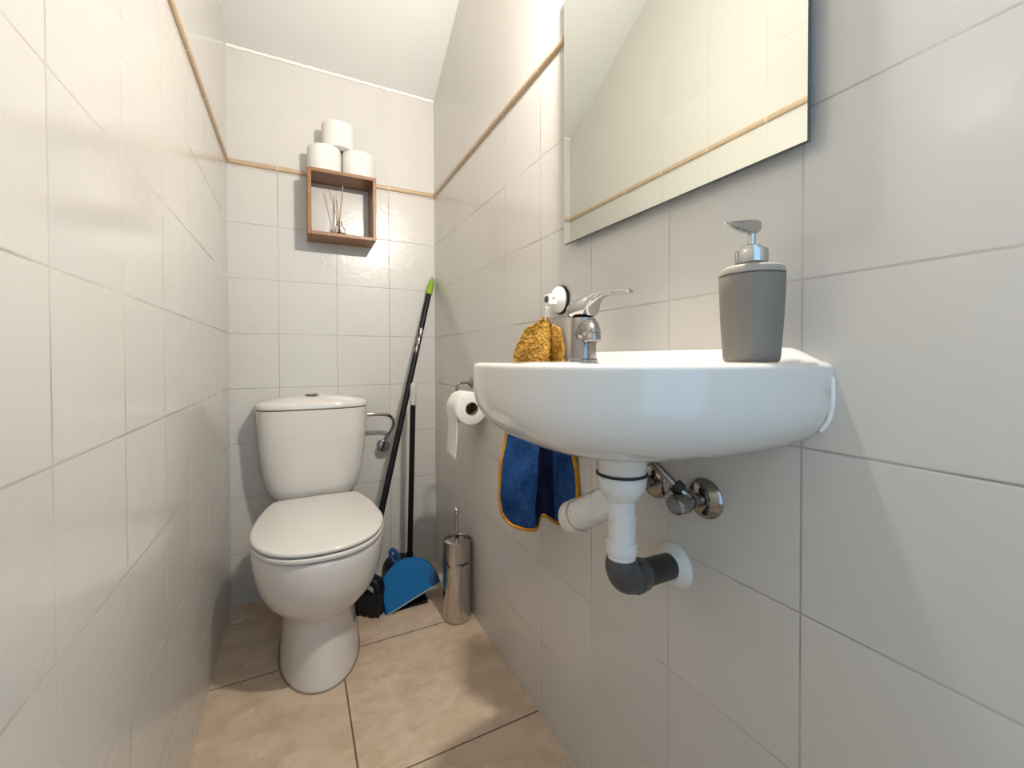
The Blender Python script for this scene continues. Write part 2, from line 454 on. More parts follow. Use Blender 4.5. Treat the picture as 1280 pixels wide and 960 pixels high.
# water feed of the cistern
V = thing('water_valve', 'small chrome stop valve with bent pipe feeding the toilet cistern', 'valve', (.309, D, .537))
o0 = Vector((.309, D, .537))
bm = B(); lathe(bm, o0-Vector((0, .0005, 0)), (0, -1, 0), [(0, .021), (.002, .021), (.007, .015), (.012, .010), (.022, .010)], 28); link('rosette', loc(bm, o0), 'darkchrome', V)
bm = B(); lathe(bm, o0-Vector((0, .022, 0)), (0, -1, 0), [(0, .0105), (.004, .021), (.008, .025), (.018, .025), (.022, .021), (.0235, .009), (.0235, .001)], 10); link('knob', loc(bm, o0), 'darkchrome', V)
pp = spline([(.312, D-.018, .552), (.330, D-.034, .583), (.343, D-.06, .617), (.338, D-.082, .648), (.318, D-.094, .668), (.285, D-.099, .674), (.256, D-.101, .676)], 8)
bm = B(); tube(bm, pp, .0068, 14); link('pipe', loc(bm, o0), 'steel', V)
bm = B(); lathe(bm, (.2385, D-.102, .677), (1, 0, 0), [(0, .0095), (.005, .0095), (.005, .0075), (.009, .0075), (.009, .0095), (.018, .0095), (.020, .007)], 12); link('nut', loc(bm, o0), 'steel', V)
bm = B(); lathe(bm, (.311, D-.020, .548), (.45, -.35, .9), [(0, .008), (.012, .008), (.014, .0065)], 12); link('nut', loc(bm, o0), 'steel', V)

# pale cap lying on the floor left of the toilet
bm = B(); lathe(bm, (-.19, 1.70, .0006), (0, 0, 1), [(0, .022), (.003, .0225), (.006, .020), (.0075, .015), (.0075, .001)], 30)
tag(link('drain_cap', bm, 'clearcap'), 'small pale round cap on the floor in the corner left of the toilet', 'cap')

# ------------------------------------------------------------------ wooden box shelf, rolls, diffuser
bx0, bx1, bz0, bz1, by0 = .0358, .2735, 1.3432, 1.5830, D-.1215
W = thing('box_shelf', 'square open wooden box shelf hung on the tiled wall above the toilet', 'shelf', ((bx0+bx1)/2, D, bz0))
th = .0125; wo = (((bx0+bx1)/2), D, bz0)
for nm, a, b in (('top_board', (bx0+th, by0, bz1-th), (bx1-th, D-.0008, bz1)), ('bottom_board', (bx0+th, by0, bz0), (bx1-th, D-.0008, bz0+th)),
                 ('side_board', (bx0, by0, bz0), (bx0+th, D-.0008, bz1)), ('side_board', (bx1-th, by0, bz0), (bx1, D-.0008, bz1))):
    bm = B(); box(bm, a, b); link(nm, loc(bm, wo), 'wood', W, bevel=.0012)

def roll_mesh(h, r, ri=.021):
    bm = B(); n = 72; L = []
    for z, rr in ((0, r-.003), (.0015, r-.0008), (.005, r), (h-.005, r), (h-.0015, r-.0008), (h, r-.003), (h, ri), (h-.012, ri), (.012, ri), (0, ri)):
        lp = []
        for i in range(n):
            a = 2*PI*i/n; w = rr
            if rr > .04: w += .0005*math.sin(a*3+z*30)+(.0024*(1-((a-3.95) % (2*PI))/1.2) if ((a-3.95) % (2*PI)) < 1.2 else 0)
            lp.append((w*math.cos(a), w*math.sin(a), z))
        L.append(lp)
    vs = rings(bm, L, False, False)
    for i in range(n):
        j = (i+1) % n; bm.faces.new((vs[-1][i], vs[-1][j], vs[0][j], vs[0][i]))
    return bm
def tube_mesh(h, ri=.021):
    bm = B(); n = 40; L = [[(r*math.cos(2*PI*i/n), r*math.sin(2*PI*i/n), z) for i in range(n)] for z, r in ((.0005, ri-.0004), (h-.0005, ri-.0004), (h-.0005, ri-.0018), (.0005, ri-.0018))]
    vs = rings(bm, L, False, False)
    for i in range(n):
        j = (i+1) % n; bm.faces.new((vs[-1][i], vs[-1][j], vs[0][j], vs[0][i]))
    return bm
yr = D-.0615
R0 = thing('toilet_roll', 'white toilet roll standing on the left end of the wooden box', 'toilet roll', (.0957, yr, bz1+.0004), 'toilet rolls stacked on the wooden box')
R0.rotation_euler = (0, 0, .95); link('paper', roll_mesh(.094, .0590), 'paper', R0, angle=50); link('cardboard_tube', tube_mesh(.094), 'card', R0)
def dup(root, locn, rot, label):
    r = root.copy(); C.objects.link(r); r.location = locn; r.rotation_euler = (0, 0, rot); r['label'] = label
    for ch in root.children:
        c = ch.copy(); C.objects.link(c); c.parent = r
    return r
dup(R0, (.2158, yr, bz1+.0004), 1.9, 'white toilet roll standing on the right end of the wooden box')
dup(R0, (.144, yr-.001, bz1+.0952), .80, 'white toilet roll on top, resting on two other rolls above the wooden box')

dc = Vector((.145, D-.066, bz0+th+.0004))
G = thing('reed_diffuser', 'small glass reed diffuser with sticks inside the wooden box', 'diffuser', dc)
def bottle(prof, inner=None): 
    bm = B(); lathe(bm, (0, 0, 0), (0, 0, 1), prof, 36, True, False); return bm
link('bottle', bottle([(0, .018), (.001, .021), (.006, .0235), (.022, .0235), (.034, .021), (.042, .013), (.046, .0095), (.055, .0095), (.056, .011), (.059, .011), (.0595, .0085),
                       (.055, .0072), (.046, .0072), (.041, .011), (.033, .0188), (.022, .0212), (.006, .0212), (.004, .018), (.004, .0005)]), 'glass', G)
link('oil', (lambda b: (lathe(b, (0, 0, .0045), (0, 0, 1), [(0, .017), (.002, .0207), (.010, .0207), (.0105, .0205)], 30), b)[1])(B()), 'oil', G)
bm = B(); tube(bm, [(.0106*math.cos(i*.4), .0106*math.sin(i*.4), .0475+.0004*i % .003) for i in range(17)], .0011, 6); link('collar', bm, 'reed', G)
for (tx_, ty_, tz_), rr in (((.012, -.026, .187), .0021), ((-.034, .016, .186), .0014), ((-.006, .030, .150), .0014)):
    # every stick passes through the neck and stands on the bottom of the bottle
    bm = B(); tube(bm, [Vector((-tx_*.20, -ty_*.20, .008)), Vector((tx_*.08, ty_*.08, .054)), Vector((tx_, ty_, tz_))], rr, 8); link('reed', bm, 'reed', G)

# ------------------------------------------------------------------ broom, upright pan, blue dustpan
bt = Vector((.5205, D-.020, 1.236)); bb = Vector((.2140, 1.570, .118))
bd = (bt-bb).normalized(); bl = (bt-bb).length
K = thing('broom', 'black broom with lime green handle cap leaning into the back right corner', 'broom', (bb.x, bb.y, 0)); ko = (bb.x, bb.y, 0)
bm = B(); lathe(bm, bb, bd, [(0, .0118), (bl-.065, .0112)], 24); link('handle', loc(bm, ko), 'blackplastic', K)
bm = B(); lathe(bm, bb+bd*(bl-.345), bd, [(0, .0115), (.001, .0118), (.112, .0118), (.113, .0115)], 24); link('worn_band', loc(bm, ko), 'wornband', K)
gb = bb+bd*(bl-.075)
bm = B(); lathe(bm, gb, bd, [(0, .0125), (.002, .0140), (.010, .0137), (.045, .0130), (.060, .0120), (.068, .0095), (.071, .005), (.0715, .001)], 24); link('grip_cap', loc(bm, ko), 'green', K)
ha, hb = frame(bd, Vector((0, 1, 0)))
bm = B(); hc = gb+bd*.072; tube(bm, [hc+bd*(.008*math.cos(i*2*PI/20))+ha*(.0065*math.sin(i*2*PI/20)) for i in range(21)], .0022, 8); link('hanging_loop', loc(bm, ko), 'darkchrome', K)
# head: block along hv with flared bristles
hv = Vector((.78, -.62, 0)).normalized(); hw_ = Vector((hv.y, -hv.x, 0))
def slab(c, l, w, z, n=28, p=4):
    lp = []
    for i in range(n):
        a = 2*PI*i/n; ca, sa = math.cos(a), math.sin(a)
        lp.append(c+hv*(l*math.copysign(abs(ca)**(2/p), ca))+hw_*(w*math.copysign(abs(sa)**(2/p), sa))+Vector((0, 0, z)))
    return lp
hcn = Vector((bb.x-.006, bb.y-.008, 0))
bm = B(); rings(bm, [slab(hcn, .064, .024, .070), slab(hcn, .066, .026, .075), slab(hcn, .064, .026, .100), slab(hcn, .056, .023, .116), slab(hcn, .034, .019, .126), slab(hcn, .020, .016, .142), slab(hcn, .015, .0135, .150)])
link('head', loc(bm, ko), 'blackplastic', K)
bm = B(); rnd = random.Random(3)
for i in range(20):
    for j in range(6):
        u, v = (i/19-.5)*.116, (j/5-.5)*.042
        p = hcn+hv*u+hw_*v+Vector((0, 0, .074))
        q = hcn+hv*(u*1.14+rnd.uniform(-.003, .003))+hw_*(v*1.6+rnd.uniform(-.004, .004))+Vector((0, 0, rnd.uniform(.0005, .005)))
        tube(bm, [p, (p+q)/2, q], [.0042, .0050, .0034], 6)
br = link('bristles', loc(bm, ko), 'bristle', K); br['kind'] = 'stuff'
hf = -hw_ if hw_.y > 0 else hw_
bm = B(); cc = hcn+hf*.0262+hv*.030+Vector((0, 0, .096))
hh = [cc+hv*a+Vector((0, 0, b-a*.55))+hf*c for c in (-.0016, .0006) for a, b in ((-.013, -.007), (.013, -.007), (.013, .008), (-.013, .008))]
vs = [bm.verts.new(p) for p in hh]
for f in ((0,1,2,3),(7,6,5,4),(0,4,5,1),(1,5,6,2),(2,6,7,3),(3,7,4,0)): bm.faces.new([vs[i] for i in f])
link('sticker', loc(bm, ko), 'sticker', K, smooth=False)

# black long-handled dustpan
po = (.345, 1.64, 0)
Pn = thing('upright_dustpan', 'black long-handled dustpan with grey-tipped stick standing behind the blue dustpan', 'dustpan', po)
px0, px1, pyf, pyb = .280, .420, 1.530, 1.715
bm = B(); N = 14; L = []
for i in range(N+1):      # arched hood, open at the front
    t = i/N; y = pyf+(pyb-pyf)*t; h = .020+.088*sstep((t-.05)/.62); w = 1-.10*t
    lp = []
    for k in range(25):
        a = PI*k/24; cx = (px0+px1)/2
        xx = math.copysign(abs(math.cos(a))**(2/3.2), math.cos(a)); zz_ = abs(math.sin(a))**(2/3.2)
        lp.append((cx+xx*(px1-px0)/2*w, y, .0015+h*zz_ if zz_ > 0 else .0015))
    L.append(lp)
inner = [[((px0+px1)/2+(x-(px0+px1)/2)*.965, y+.0, max(.004, .0015+(z-.0015)*.965)) for x, y, z in lp] for lp in L]
va = rings(bm, L, False, False, close=True); vb = rings(bm, inner, False, False, close=True)
for k in range(25):
    j = (k+1) % 25; bm.faces.new((va[0][k], va[0][j], vb[0][j], vb[0][k]))
bm.faces.new(va[-1]); bm.faces.new(list(reversed(vb[-1])))
link('pan', loc(bm, po), 'blackplastic', Pn, angle=50)
bm = B(); box(bm, (px0-.002, pyf-.022, .0004), (px1-.002, pyf+.010, .0035)); link('lip', loc(bm, po), 'rubber', Pn, bevel=.001)
s0, s1 = Vector((.3935, 1.690, .105)), Vector((.4065, 1.6665, .797)); sd = (s1-s0).normalized(); sl = (s1-s0).length
bm = B(); lathe(bm, s0, sd, [(0, .0105), (sl-.05, .0105)], 24); link('handle', loc(bm, po), 'blackplastic', Pn)
gp = s0+sd*(sl-.088)
bm = B(); lathe(bm, gp, sd, [(0, .0112), (.001, .0132), (.006, .0132), (.007, .0122), (.012, .0122), (.013, .0132), (.018, .0132), (.019, .0122), (.024, .0122), (.025, .013), (.070, .0125), (.082, .0105), (.088, .006), (.0885, .001)], 24)
link('grip_cap', loc(bm, po), 'greygrip', Pn)
bm = B(); lathe(bm, s0-sd*.022, sd, [(0, .0125), (.004, .0135), (.035, .0130), (.04, .0108)], 20); link('socket', loc(bm, po), 'blackplastic', Pn)

# blue hand dustpan leaning on it, one lip corner raised
A_ = Vector((.2665, 1.497, .0012)); B_ = Vector((.459, 1.497, .0715)); M_ = Vector((.3465, 1.574, .150))
eu = (B_-A_).normalized(); mid = (A_+B_)/2; nv = eu.cross(M_-mid).normalized(); ev = nv.cross(eu).normalized()   # nv faces the camera side?
if nv.y > 0: nv = -nv
CAM = Vector((0, 0, .8923)); Fpx, YAW, PIT, ROL, SHY = 529.187, .4682, .0135, -.0028, -25.04
fw = Vector((math.sin(YAW)*math.cos(PIT), math.cos(YAW)*math.cos(PIT), -math.sin(PIT)))
r0 = Vector((math.cos(YAW), -math.sin(YAW), 0)); u0 = r0.cross(fw)
rr_ = r0*math.cos(ROL)+u0*math.sin(ROL); uu_ = -r0*math.sin(ROL)+u0*math.cos(ROL)
do = A_.copy()
Q = thing('blue_dustpan', 'blue plastic hand dustpan tilted on one corner beside the toilet', 'dustpan', do)
LU = (B_-A_).length
out = [(0, 0), (LU, 0), (.2085, .015), (.2100, .046), (.2035, .077), (.190, .104), (.1625, .126), (.136, .138), (.110, .1425), (.080, .139), (.047, .1270), (.022, .108), (.011, .085), (.004, .052), (0, .021)]
def P3(u, v, w): return A_+eu*u+ev*v-nv*w      # w: depth behind the visible face
cx_, cy_ = LU*.5, .06
bm = B(); L = []
def shr(k): return [(cx_+(u-cx_)*k, cy_+(v-cy_)*k) if v > 0 else (cx_+(u-cx_)*k, v) for u, v in out]
L.append([P3(u, v, .020*sstep(v/.06)*1.0) for u, v in out])
L.append([P3(u, v, .004*sstep(v/.03)) for u, v in shr(.965)])
L.append([P3(u, v, 0) for u, v in shr(.93)])
vs = rings(bm, L, False, True)
link('pan', loc(bm, do), 'bluepan', Q, angle=8)
Q.children[0].modifiers.new('solid', 'SOLIDIFY').thickness = .0022
bm = B()    # raised side wall at the high corner
wg = [(LU-.030, .003), (LU+.001, .002), (.2075, .016), (.2085, .044), (.2000, .060), (LU-.018, .046), (LU-.036, .026)]
rings(bm, [[P3(u, v, -.0008) for u, v in wg], [P3(u, v, -.0034) for u, v in wg]])
link('corner_wing', loc(bm, do), 'bluedark', Q, smooth=False)
bm = B(); tube(bm, [P3(LU*t, -.0005, .0005) for t in (0, .25, .5, .75, 1)], .0024, 8); link('rubber_lip', loc(bm, do), 'greylip', Q)
bm = B()    # hanging handle with a hole
hcx, hcy = .099, .163
dirh = Vector((-.06, 1)).normalized()
lp = []
for i in range(28):
    a = 2*PI*i/28; x, y = .0115*math.cos(a), .026*math.sin(a)
    lp.append(P3(hcx+x*dirh.y+y*dirh.x, hcy-x*dirh.x+y*dirh.y, .010))
tube(bm, lp+[lp[0]], .0070, 10, caps=False); bmesh.ops.remove_doubles(bm, verts=bm.verts, dist=1e-5)
link('handle', loc(bm, do), 'bluedark', Q)

# ------------------------------------------------------------------ toilet brush
bc = Vector((.4845, 1.382, 0))
H = thing('brush_holder', 'polished steel cylinder holder for the toilet brush against the right wall', 'brush holder', bc)
bm = B(); vs = lathe(bm, (0, 0, .0005), (0, 0, 1), [(0, .046), (.002, .0488), (.006, .0488), (.268, .0488), (.271, .0483), (.271, .0468), (.25, .0468), (.01, .0465)], 64, True, True)
link('canister', bm, 'steel', H)
def flush(a0, a1, f):
    pts = [(.0490*math.cos(a0+(a1-a0)*i/14), .0490*math.sin(a0+(a1-a0)*i/14), f(i/14)) for i in range(15)]
    bm = B(); tube(bm, pts, [.0007+.0024*math.sin(PI*i/14) for i in range(15)], 6); return bm
dirc = math.atan2(-bc.y, -bc.x)
for a0, a1, z0, z1 in ((-.95, -.42, .206, .192), (.0, .50, .197, .206), (.32, .92, .190, .208), (-1.35, -.8, .194, .204)):
    link('cutout', flush(dirc+a0, dirc+a1, lambda t: z0+(z1-z0)*t+.0035*math.sin(2*PI*t)), 'rubber', H)
bo = Vector((bc.x-.001, bc.y+.002, .03))
Bq = thing('toilet_brush', 'toilet brush with ball-tipped steel handle standing in its cylinder holder', 'brush', bo)
bm = B(); lathe(bm, (0, 0, .05), (0, 0, 1), [(0, .0062), (.285, .0062)], 20); link('handle', bm, 'steel', Bq)
bm = B(); lathe(bm, (0, 0, .329), (0, 0, 1), [(.0, .005)]+[(.0095-.0112*math.cos(PI*i/12), max(.0112*math.sin(PI*i/12), .0055 if i < 3 else .0001)) for i in range(2, 13)], 24); link('knob', bm, 'steel', Bq)
bm = B(); lathe(bm, (0, 0, 0), (0, 0, 1), [(0, .02), (.01, .032), (.06, .034), (.07, .02), (.075, .008)], 24); link('brush_head', bm, 'pvc', Bq)

bm = B(); lathe(bm, (0, 0, .2315), (0, 0, 1), [(0, .0445), (.001, .0455), (.003, .0455), (.0045, .043), (.0045, .0064)], 48, True, False); link('lid', bm, 'steel', Bq)

# ------------------------------------------------------------------ paper holder and hanging roll
rc_ = Vector((.4825, 1.232, .7345))           # near face centre of the roll, axis along +Y
Hd = thing('paper_holder', 'chrome toilet paper holder on the right wall beyond the washbasin', 'paper holder', (XR, 1.372, .808)); hdo = (XR, 1.372, .808)
bm = B(); lathe(bm, (XR-.0003, 1.372, .808), (-1, 0, 0), [(0, .018), (.003, .018), (.006, .012), (.012, .008)], 28); link('rosette', loc(bm, hdo), 'darkchrome', Hd)
bm = B(); tube(bm, spline([(XR-.008, 1.372, .808), (.497, 1.372, .808), (.485, 1.372, .802), (.4825, 1.372, .788), (.4825, 1.372, .765), (.4825, 1.371, .748), (.4825, 1.360, .7475), (.4825, 1.335, .7475), (.4825, 1.25, .7475)], 6), .0042, 12)
link('arm', loc(bm, hdo), 'darkchrome', Hd)
Rl = thing('toilet_roll', 'part-used toilet roll with hanging sheet on the chrome wall holder', 'toilet roll', rc_)
bm = roll_mesh(.098, .0515); Rm = Matrix.Rotation(-PI/2, 4, 'X'); bmesh.ops.transform(bm, matrix=Rm, verts=bm.verts); link('paper', bm, 'paper', Rl, angle=50)
bm = tube_mesh(.098); bmesh.ops.transform(bm, matrix=Rm, verts=bm.verts); link('cardboard_tube', bm, 'card', Rl)
bm = B(); L = []
for i in range(22):
    t = i/21
    if i < 8: a = PI/2+ (PI/2)*i/7; x, z = .0527*math.cos(a), .0527*math.sin(a)
    else: s = (i-7)/14; x, z = -.0527+.004*math.sin(s*4)+.003*s, -.148*s
    L.append([(x+.0008*math.sin(k*1.7+i*.6), .002+.094*k/8, z-(.0 if i < 8 else ((i-7)/14)**6*.014*(1-k/8))) for k in range(9)])
rings(bm, L, False, False, close=False); sh = link('hanging_sheet', bm, 'paper', Rl); sh.modifiers.new('solid', 'SOLIDIFY').thickness = .0007

# ------------------------------------------------------------------ mirror and lamp above it
my0, my1, mz0, mz1, mxf = .2785, .7685, 1.1372, 1.690, .5160
Mi = thing('mirror', 'frameless rectangular mirror on the right wall above the washbasin', 'mirror', (XR, (my0+my1)/2, mz0)); mo = (XR, (my0+my1)/2, mz0)
bm = B(); box(bm, (mxf, my0+.0006, mz0+.0006), (mxf+.0015, my1-.0006, mz1-.0006)); link('glass', loc(bm, mo), 'mirror', Mi, smooth=False)
bm = B(); box(bm, (mxf+.0004, my0, mz0), (mxf+.0055, my1, mz1)); link('edge', loc(bm, mo), 'mirroredge', Mi, smooth=False)
bm = B(); box(bm, (mxf+.0056, my0+.03, mz0+.03), (XR-.0006, my1-.03, mz1-.03)); link('backing', loc(bm, mo), 'backboard', Mi, smooth=False)
lx, ly, lz = .452, .545, 1.715
La = thing('mirror_lamp', 'chrome wall lamp with short opal tube bulb fixed above the mirror', 'lamp', (XR, ly, lz)); lo = (XR, ly, lz)
bm = B(); box(bm, (XR-.012, ly-.045, lz-.03), (XR-.0006, ly+.045, lz+.03)); link('wall_plate', loc(bm, lo), 'chrome', La, bevel=.003)
bm = B(); lathe(bm, (XR-.011, ly, lz), (-1, 0, 0), [(0, .012), (.004, .012), (.006, .018), (.022, .018), (.024, .014)], 28); link('socket', loc(bm, lo), 'chrome', La)
bm = B(); lathe(bm, (XR-.030, ly, lz), (-1, 0, 0), [(0, .016), (.002, .06), (.008, .085), (.014, .09), (.0155, .0895), (.010, .083), (.004, .058), (.002, .016)], 48, False, False); link('shade_dish', loc(bm, lo), 'chrome', La)  # unseen dish, added to shade the right wall from the bulb
bm = B(); lathe(bm, (XR-.038, ly, lz), (-1, 0, 0), [(0, .0145), (.002, .0155), (.078, .0155), (.083, .012), (.085, .006), (.0855, .001)], 28); link('tube_bulb', loc(bm, lo), 'glow', La)

# ------------------------------------------------------------------ washbasin
BA, BB, BYC, BN = .2455, .312, .5065, 2.45
wc = Vector((.385, .452))                     # waste centre
def sup(i, n, a=BA, b=BB):
    t = 2*PI*i/n; c, s = math.cos(t), math.sin(t)
    return (XR-math.copysign(abs(c)**(2/BN), c)*b, BYC+math.copysign(abs(s)**(2/BN), s)*a)
NB = 128
XW = XR-.0006
def oring(k, z, zf=None, grow=0.):
    lp = []
    for i in range(NB):
        x, y = sup(i, NB, BA+grow, BB+grow)
        x, y = wc.x+(x-wc.x)*k, wc.y+(y-wc.y)*k
        x = min(x, XW); lp.append((x, y, z))
    return lp
def lip(x, y): return .0185*sstep((x-.508)/.026)*sstep((y-.262)/.05)*sstep((BYC+BA-y+.01)/.04)
ZR = .8862
bm = B(); L = []
und = [(.05, .7585), (.15, .7585), (.24, .7595), (.36, .763), (.48, .7675), (.60, .7735), (.70, .780), (.79, .788), (.86, .7965), (.915, .806), (.955, .817), (.98, .829), (.993, .842), (.9985, .856), (1., .868)]
for k, z in und: L.append(oring(k, z))
L.append(oring(1., ZR-.008)); 
for j in range(1, 6):
    a = PI/2*j/5; L.append([(x, y, z+lip(x, y)*j/5) for x, y, z in oring(1., ZR-.008+.008*math.sin(a), grow=-.008*(1-math.cos(a)))])
bowl = (.366, .455, .098, .140)               # centre x, y, half x, half y
def bring(k, z):
    lp = []
    for i in range(NB):
        t = 2*PI*i/NB; lp.append((bowl[0]-math.cos(t)*bowl[2]*k, bowl[1]+math.sin(t)*bowl[3]*k, z))
    return lp
top = oring(1., ZR, grow=-.008)
for k in (.06, .12, .2, .3, .45, .65, .85, 1.):
    bo_ = bring(1.0, ZR)
    L.append([(x+(x2-x)*k, y+(y2-y)*k, ZR-.001*k+lip(x+(x2-x)*k, y+(y2-y)*k)) for (x, y, z), (x2, y2, _) in zip(top, bo_)])
for k, z in ((.975, ZR-.004), (.95, ZR-.013), (.90, ZR-.035), (.80, ZR-.065), (.62, ZR-.088), (.40, ZR-.098), (.18, ZR-.1035)): L.append(bring(k, z))
rings(bm, L)
wbo = (XR, BYC, .76)
WB = thing('washbasin', 'white wall-hung ceramic washbasin with rounded front on the right wall', 'washbasin', wbo)
link('basin', loc(bm, wbo), 'ceramic', WB, angle=70)
bm = B(); tube(bm, spline([(XR-.0012, BYC-BA+.0035, ZR-.010), (XR-.0012, BYC-BA+.0005, .865), (XR-.0012, BYC-BA+.0005, .84), (XR-.0014, BYC-BA+.0038, .822), (XR-.0016, BYC-BA+.012, .808)], 5), [.0018]*4+[.0026]*17, 8)
link('sealant_bead', loc(bm, wbo), 'caulk', WB)
bm = B(); lathe(bm, (.366, .455, ZR-.1045), (0, 0, 1), [(0, .020), (.003, .020), (.0045, .017), (.002, .012), (.002, .001)], 28); link('drain_ring', loc(bm, wbo), 'chrome', WB)
# tap
fo = Vector((.457, .620, ZR-.0005))
F = thing('basin_tap', 'single-lever chrome mixer tap with water spots on the washbasin', 'tap', fo)
sp = Vector((-.43, -.90, 0)).normalized()
bm = B(); lathe(bm, (0, 0, 0), (0, 0, 1), [(0, .0255), (.003, .0255), (.0055, .0235), (.03, .0225), (.074, .0222), (.078, .021)], 48); link('body', bm, 'chromeold', F)
bm = B(); tube(bm, spline([(0, 0, .046), tuple(sp*.030+Vector((0, 0, .053))), tuple(sp*.058+Vector((0, 0, .056))), tuple(sp*.072+Vector((0, 0, .050))), tuple(sp*.077+Vector((0, 0, .042)))], 6), [.017]*7+[.0155]*7+[.014]*8+[.0125]*3, 20)
link('spout', bm, 'chromeold', F)
bm = B(); ae = sp*.077+Vector((0, 0, .045)); lathe(bm, ae, (sp.x*.15, sp.y*.15, -1), [(0, .0118), (.003, .0132), (.011, .0132), (.013, .0115), (.0125, .001)], 28); link('aerator', bm, 'chromeold', F)
ld = Vector((.2, -.98, 0)).normalized(); ls = Vector((-ld.y, ld.x, 0))
bm = B(); L = []       # lever: wide sleeve that tapers into a flat tongue
for s, w, zb, zt in ((-.0255, .014, .0800, .0965), (-.0245, .019, .0788, .1010), (-.020, .0225, .0785, .1050), (-.010, .0245, .0785, .1100), (.004, .0245, .0785, .1150), (.014, .0230, .0785, .1175), (.0205, .0205, .0795, .1190), (.0235, .0185, .0900, .1197), (.028, .0165, .1015, .1204), (.036, .0140, .1075, .1212), (.046, .0118, .1110, .1217), (.060, .0102, .1130, .1215), (.076, .0096, .1132, .1203), (.090, .0094, .1115, .1192), (.099, .0088, .1105, .1180), (.1025, .006, .1115, .1168)):
    c = ld*s; lp = []
    for i in range(24):
        a = 2*PI*i/24; ca, sa = math.cos(a), math.sin(a)
        lp.append(c+ls*(w*math.copysign(abs(ca)**.75, ca))+Vector((0, 0, (zb+zt)/2+(zt-zb)/2*math.copysign(abs(sa)**.75, sa))))
    L.append(lp)
rings(bm, L); link('lever', bm, 'chrome', F, subsurf=1, angle=80)

# soap dispenser
so = Vector((.474, .3165, ZR+.0004))
SD = thing('soap_dispenser', 'matt grey soap dispenser with chrome pump on the near end of the washbasin', 'soap dispenser', so)
bm = B(); lathe(bm, (0, 0, 0), (0, 0, 1), [(0, .0265), (.002, .0288), (.006, .0298), (.02, .0309), (.05, .0328), (.08, .0341), (.0985, .0348), (.1, .0340)], 64); link('body', bm, 'dispenser', SD)
bm = B(); lathe(bm, (0, 0, .1008), (0, 0, 1), [(0, .0335), (.0008, .0350), (.004, .0350), (.0075, .0335), (.0100, .029), (.0112, .022), (.0116, .015)], 64); link('shoulder', bm, 'dispensertop', SD)
bm = B(); lathe(bm, (0, 0, .1118), (0, 0, 1), [(0, .0168), (.004, .0168)], 40); link('neck', bm, 'dispenser', SD)
bm = B(); lathe(bm, (0, 0, .1155), (0, 0, 1), [(0, .0172), (.001, .0176), (.013, .0176), (.0155, .0168), (.0165, .012), (.0168, .0110), (.0195, .0108), (.0205, .0095), (.0205, .001)], 48); link('collar', bm, 'chrome', SD)
bm = B(); lathe(bm, (0, 0, .135), (0, 0, 1), [(0, .0042), (.016, .0042)], 20); link('stem', bm, 'chrome', SD)
nd = Vector((-1, -.06, 0)).normalized(); ns = Vector((-nd.y, nd.x, 0))
bm = B(); L = []
for s, w, zb, zt in ((-.0105, .004, .158, .1665), (-.009, .0068, .1525, .1672), (-.004, .0075, .1495, .167), (.003, .0075, .1495, .1658), (.010, .0068, .1492, .1646), (.018, .0060, .1498, .1628), (.030, .0046, .1510, .1602), (.042, .0032, .1526, .1578), (.050, .0022, .1536, .1562), (.0515, .0012, .1545, .1553)):
    lp = []
    for i in range(20):
        a = 2*PI*i/20; ca, sa = math.cos(a), math.sin(a)
        lp.append(nd*s+ns*(w*math.copysign(abs(ca)**.7, ca))+Vector((0, 0, (zb+zt)/2+(zt-zb)/2*math.copysign(abs(sa)**.7, sa))))
    L.append(lp)
rings(bm, L); link('pump_head', bm, 'chrome', SD, angle=50)

# ------------------------------------------------------------------ waste pipe
pw = Vector((.398, .452, 0)); wo2 = (.398, .452, .5)
WP = thing('waste_pipe', 'white plastic basin drain with side branch and dark grey elbow into the wall', 'drain pipe', wo2)
bm = B(); lathe(bm, pw+Vector((0, 0, .7355)), (0, 0, 1), [(0, .0325), (.002, .0338), (.020, .0345), (.0228, .0352)], 48); link('waste_boss', loc(bm, wo2), 'ceramic', WP)
bm = B(); lathe(bm, pw+Vector((0, 0, .7318)), (0, 0, 1), [(0, .0335), (.0006, .0352), (.0034, .0352), (.0038, .0335)], 48); link('gasket', loc(bm, wo2), 'rubber', WP)
bm = B(); lathe(bm, pw+Vector((0, 0, .696)), (0, 0, 1), [(0, .0195), (.004, .0225), (.010, .0262), (.0145, .0285), (.0150, .0300), (.0185, .0306), (.019, .0320), (.026, .0332), (.0345, .0340), (.0358, .0333)], 48); link('coupling', loc(bm, wo2), 'pvc', WP)
bm = B(); lathe(bm, pw+Vector((0, 0, .618)), (0, 0, 1), [(0, .0185), (.078, .0192), (.085, .0205)], 40); link('down_pipe', loc(bm, wo2), 'pvc', WP)
bm = B(); lathe(bm, pw+Vector((0, 0, .6165)), (0, 0, 1), [(0, .0192), (.0055, .0192), (.0065, .0205), (.0085, .0212), (.022, .0215), (.0235, .0204), (.024, .0192)], 40); link('pipe_collar', loc(bm, wo2), 'pvc', WP)
b0, b1 = Vector((.398, .458, .6975)), Vector((.398, .573, .629)); bdir = (b1-b0).normalized(); bln = (b1-b0).length
bm = B(); lathe(bm, b0, bdir, [(0, .0238), (bln-.016, .0238)], 40); br_ = link('side_branch', loc(bm, wo2), 'pvc', WP)
bm = B(); lathe(bm, b0+bdir*(bln-.030), bdir, [(0, .0238), (.0005, .0246), (.003, .0246), (.0035, .0238)], 40); link('seal_ring', loc(bm, wo2), 'stainring', WP)
bm = B(); lathe(bm, b0+bdir*(bln-.0265), bdir, [(0, .0245), (.0005, .0268), (.0215, .0272), (.0245, .0255), (.0255, .019), (.0257, .001)], 40); link('end_cap', loc(bm, wo2), 'pvccap', WP)
e1 = Vector((XR, .4855, .5605)); ez = .5855
